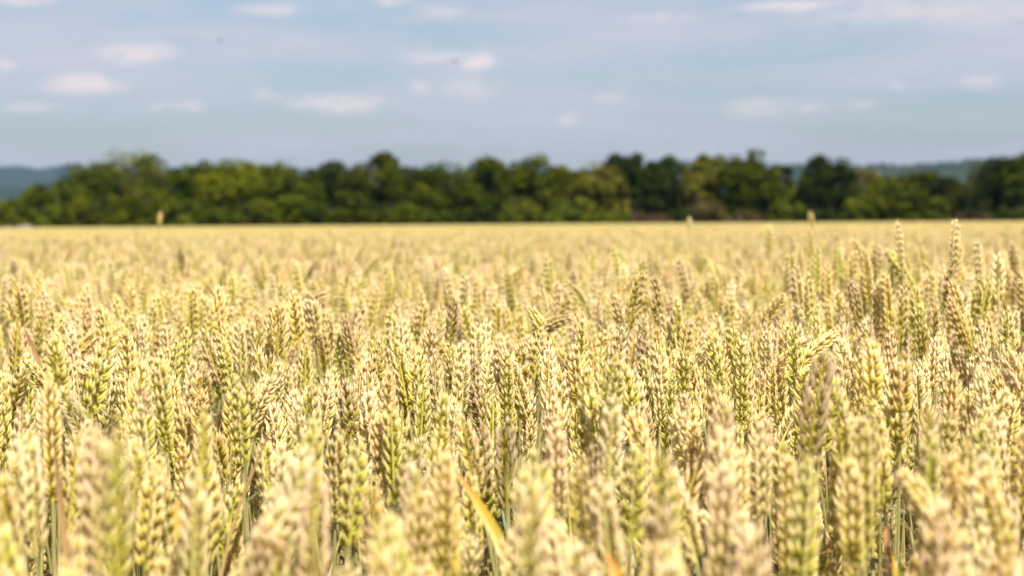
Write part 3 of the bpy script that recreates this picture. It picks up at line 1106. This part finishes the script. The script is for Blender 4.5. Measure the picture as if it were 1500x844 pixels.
ua, va, za = proj_all(ta)
ub, vb, _ = proj_all(tb)
for pts, d, rad in OPEN:
    for (px, py) in pts:
        t = np.clip(((px - ua) * (ub - ua) + (py - va) * (vb - va)) / np.maximum((ub - ua) ** 2 + (vb - va) ** 2, 1e-6), 0, 1)
        dd = np.hypot(px - ua - t * (ub - ua), py - va - t * (vb - va))
        keep &= ~((dd < rad + 0.0055 * F / za) & (za < d - 0.01) & (Y > 0.1))
X, Y, vid, rotz, scl, ti, tones, ltones, topz = [a[keep] for a in (X, Y, vid, rotz, scl, ti, tones, ltones, topz)]
N = len(X)

# which plants show largest: splat the ears front to back into a coarse grid
tips = np.array([v[3] for v in VPARTS])
ebs = np.array([v[4] for v in VPARTS])


def world_pts(P):
    c, s = np.cos(rotz), np.sin(rotz)
    return np.stack([X + scl * (c * P[vid][:, 0] - s * P[vid][:, 1]), Y + scl * (s * P[vid][:, 0] + c * P[vid][:, 1]), scl * P[vid][:, 2]], -1)


TIP, EB = world_pts(tips), world_pts(ebs)
items = [(np.linalg.norm(TIP[i] - CAM), i, TIP[i], EB[i]) for i in range(N) if 0.3 < Y[i] < 5.0 and np.linalg.norm(TIP[i] - CAM) < 5.0]
items += [(np.linalg.norm(s['tip'] - CAM), -1 - k, s['tip'], s['eb']) for k, s in enumerate(specials)]
items.sort(key=lambda t: t[0])
GS_ = 3.0
gw, gh = int(PW / GS_), int(PH / GS_) + 1
buf = np.zeros((gh, gw), bool)
seen, centre = {}, {}
for dist, i, tp, eb in items:
    u0, v0, z0 = project(tp)
    u1, v1, z1 = project(eb)
    rad = max(0.0060 * F / ((z0 + z1) / 2) / GS_, 0.7)
    u0, v0, u1, v1 = u0 / GS_, v0 / GS_, u1 / GS_, v1 / GS_
    xa, xb = int(min(u0, u1) - rad), int(max(u0, u1) + rad) + 1
    ya, yb = int(min(v0, v1) - rad), int(max(v0, v1) + rad) + 1
    xa, ya, xb, yb = max(xa, 0), max(ya, 0), min(xb, gw), min(yb, gh)
    if xb <= xa or yb <= ya:
        continue
    gy, gx = np.mgrid[ya:yb, xa:xb]
    dx, dy = u1 - u0, v1 - v0
    t = np.clip(((gx + .5 - u0) * dx + (gy + .5 - v0) * dy) / max(dx * dx + dy * dy, 1e-6), 0, 1)
    inside = np.hypot(gx + .5 - u0 - t * dx, gy + .5 - v0 - t * dy) < rad
    new = inside & ~buf[ya:yb, xa:xb]
    cnt = int(new.sum())
    if cnt:
        seen[i] = cnt
        centre[i] = (gx[new].mean() * GS_, gy[new].mean() * GS_)
        buf[ya:yb, xa:xb] |= inside
order = sorted((i for i in seen if i >= 0), key=lambda i: -seen[i])
chosen = order[:300 - len(specials)]

GW = 'wheat plants of the near crop'


def plant_objects(loc, rz, sc, me_ear, me_stem, me_leaves, tone, ltone, label):
    root = empty('wheat_plant', loc)
    root.rotation_euler = (0, 0, rz)
    root.scale = (sc, sc, sc)
    tag(root, label, 'wheat plant', GW)
    e = link('ear', me_ear, root)
    e['tone'] = tone
    link('stem', me_stem, root)
    for l in me_leaves:
        o = link('leaf', l, root)
        o['leaf_tone'] = ltone
    return root


SPECIAL_ROOTS = []
for k, s in enumerate(specials):
    e, st, lv = s['parts']
    SPECIAL_ROOTS.append(plant_objects(tuple(s['base']), 0.0, 1.0, e.mesh('ear', M_EAR), st.mesh('stem', M_GREEN if 'bare' in s['label'] or 'stems' in s['label'] else M_STEM), [l.mesh('leaf', M_LEAF) for l in lv],
                                       jitter(TONES[s['tone']], rng, 0.04), jitter(LEAF_TONES[k % len(LEAF_TONES)], rng), s['label']))

# labels: colour, how it stands, and which easily found plant it is beside, behind or before
WORDS = ['', 'second ', 'third ', 'fourth ', 'fifth ', 'sixth ', 'seventh ', 'eighth ', 'ninth ', 'tenth ', 'eleventh ', 'twelfth ', 'thirteenth ', 'fourteenth ']
cells = {}
for i in chosen:
    cx, cy = centre[i]
    best = min(range(len(LAND)), key=lambda k: math.hypot(LAND[k][0] - cx, (LAND[k][1] + 60 - cy) * 0.9))
    lx, ly, nm = LAND[best]
    dx, dy = cx - lx, cy - (ly + 60)
    rel = 'beside' if abs(dx) > 0.8 * abs(dy) else ('in front of' if dy > 0 else 'behind')
    u0 = project(TIP[i])
    u1 = project(EB[i])
    lean = math.degrees(math.atan2(u0[0] - u1[0], u1[1] - u0[1]))
    if abs(lean) < 5:
        st = 'upright'
    elif rel == 'beside':
        st = 'leaning towards it' if lean * dx < 0 else 'leaning away from it'
    else:
        st = 'leaning'
    cells.setdefault((TONE_NAMES[ti[i]], st, rel, nm), []).append((math.hypot(dx, dy), i))
LABEL = {}
for (tone, st, rel, nm), lst in cells.items():
    lst.sort()
    for k, (_, i) in enumerate(lst):
        w = WORDS[k] if k < len(WORDS) else 'farthest '
        if st.startswith('leaning '):
            LABEL[i] = f'{w}{tone} wheat ear {rel} {nm}, {st}'
        else:
            LABEL[i] = f'{w}{st} {tone} wheat ear {rel} {nm}'
for i in chosen:
    me, ms, ml = VMESH[vid[i]]
    plant_objects((float(X[i]), float(Y[i]), 0.0), float(rotz[i]), float(scl[i]), me, ms, ml,
                  [float(c) for c in tones[i]], [float(c) for c in ltones[i]], LABEL[i])

# those blades
m_dry, g = new_mat('dry_leaf')
grad = g.attr('grad')
finish(g, leafy(g, g.mix(grad, (0.36, 0.22, 0.08), (0.16, 0.09, 0.04)), 0.6, 0.2, 0.3))
for lst, mat in ((BLADES, M_TURN), (DRY, m_dry)):
    for (tx, ty, bx, by, d, w, nm) in lst:
        d, w = d * 1.60, w * 1.2
        k = next(i for i, s in enumerate(specials) if s['short'] == nm)
        root = SPECIAL_ROOTS[k]
        b0, t0 = at(bx, by, d * 0.98), at(tx, ty, d)
        s0 = specials[k]['base'] + np.array([0, 0, 0.42])           # springs from its own stem
        ts = np.linspace(0, 1, 9)[:, None]
        P1 = s0 * (1 - ts) ** 2 + 2 * ts * (1 - ts) * (b0 - (t0 - b0) * 0.9) + b0 * ts ** 2
        ts = np.linspace(0, 1, 9)[1:, None]
        bow = np.sin(math.pi * ts) * 0.03 * np.linalg.norm(t0 - b0)
        P2 = b0 * (1 - ts) + t0 * ts + bow * cu
        P = np.vstack([P1, P2])
        n = len(P)
        W = w * np.concatenate([np.linspace(0.7, 1, 9), (1 - np.linspace(0, 1, 9)[1:] ** 1.7)]) + 0.0002
        mbx = make_blade(P - specials[k]['base'], W, cr, 0.22, 0.25)
        G = np.concatenate([np.linspace(0, 0.25, 9), np.linspace(0.25, 1, 9)[1:]])
        A = np.concatenate(mbx.A)
        A[:, 0] = np.repeat(G, 5)
        mbx.A = [A]
        o = link('leaf', mbx.mesh('leaf', mat), root)
        o['label'] = 'yellow blade turning orange at its tip' if mat is M_TURN else 'thin dry brown blade'


# ------------------------------------------------------------------ the rest of the crop: one mass nobody could count
def crop_mass():
    left = np.ones(N, bool)
    left[np.array(chosen, int)] = False
    # plants that would stand inside the lens are left out
    protos = []
    for lo in (False, True):
        for k, v in enumerate(VAR):
            if lo:
                e, s, lv, tip, eb = plant_parts(**dict(v, hi=False))
            else:
                e, s, lv, tip, eb = VPARTS[k]
            b = MB()
            b.join(e, 0)
            b.join(s, 1)
            for l in lv:
                b.join(l, 2)
            protos.append(bpy.data.objects.new('wheat_shape', b.mesh('wheat_shape', [M_EAR, M_STEM, M_LEAF])))
    idx = np.where(left)[0]
    P = np.stack([X[idx], Y[idx], 0 * X[idx]], -1)
    me = bpy.data.meshes.new('wheat_field')
    me.vertices.add(len(P))
    me.vertices.foreach_set('co', P.ravel())
    kind = vid[idx] + np.where(Y[idx] > 5.0, N_VAR, 0)
    a = me.attributes.new('shape', 'INT', 'POINT')
    a.data.foreach_set('value', kind.astype(np.int32))
    a = me.attributes.new('turn', 'FLOAT', 'POINT')
    a.data.foreach_set('value', rotz[idx].astype(np.float32))
    a = me.attributes.new('size', 'FLOAT', 'POINT')
    a.data.foreach_set('value', scl[idx].astype(np.float32))
    for nm, arr in (('tone', tones), ('leaf_tone', ltones)):
        a = me.attributes.new(nm, 'FLOAT_COLOR', 'POINT')
        a.data.foreach_set('color', np.concatenate([arr[idx], np.ones((len(idx), 1))], 1).astype(np.float32).ravel())
    me.update()
    o = link('wheat_field', me)
    tag(o, 'dense ripening wheat filling the field behind and between the near ears', None, kind='stuff')
    ng = bpy.data.node_groups.new('wheat_scatter', 'GeometryNodeTree')
    ng.interface.new_socket('Geometry', in_out='INPUT', socket_type='NodeSocketGeometry')
    ng.interface.new_socket('Geometry', in_out='OUTPUT', socket_type='NodeSocketGeometry')
    L = ng.links.new
    gi, go = ng.nodes.new('NodeGroupInput'), ng.nodes.new('NodeGroupOutput')
    iop = ng.nodes.new('GeometryNodeInstanceOnPoints')
    join = ng.nodes.new('GeometryNodeJoinGeometry')
    gti = []
    for p in protos:
        oi = ng.nodes.new('GeometryNodeObjectInfo')
        oi.inputs[0].default_value = p
        oi.inputs['As Instance'].default_value = True
        gti.append(oi)
    for oi in reversed(gti):                                   # later links come first in a joined list
        L(oi.outputs['Geometry'], join.inputs[0])

    def named(nm, ty):
        n = ng.nodes.new('GeometryNodeInputNamedAttribute')
        n.data_type = ty
        n.inputs[0].default_value = nm
        return next(s for s in n.outputs if s.enabled)
    L(gi.outputs[0], iop.inputs['Points'])
    L(join.outputs[0], iop.inputs['Instance'])
    iop.inputs['Pick Instance'].default_value = True
    L(named('shape', 'INT'), iop.inputs['Instance Index'])
    cx = ng.nodes.new('ShaderNodeCombineXYZ')
    L(named('turn', 'FLOAT'), cx.inputs[2])
    L(cx.outputs[0], iop.inputs['Rotation'])
    L(named('size', 'FLOAT'), iop.inputs['Scale'])
    L(iop.outputs[0], go.inputs[0])
    md = o.modifiers.new('scatter', 'NODES')
    md.node_group = ng


crop_mass()
print('wheat plants', N, 'own objects', len(chosen) + len(specials), 'visible ears', len(seen))
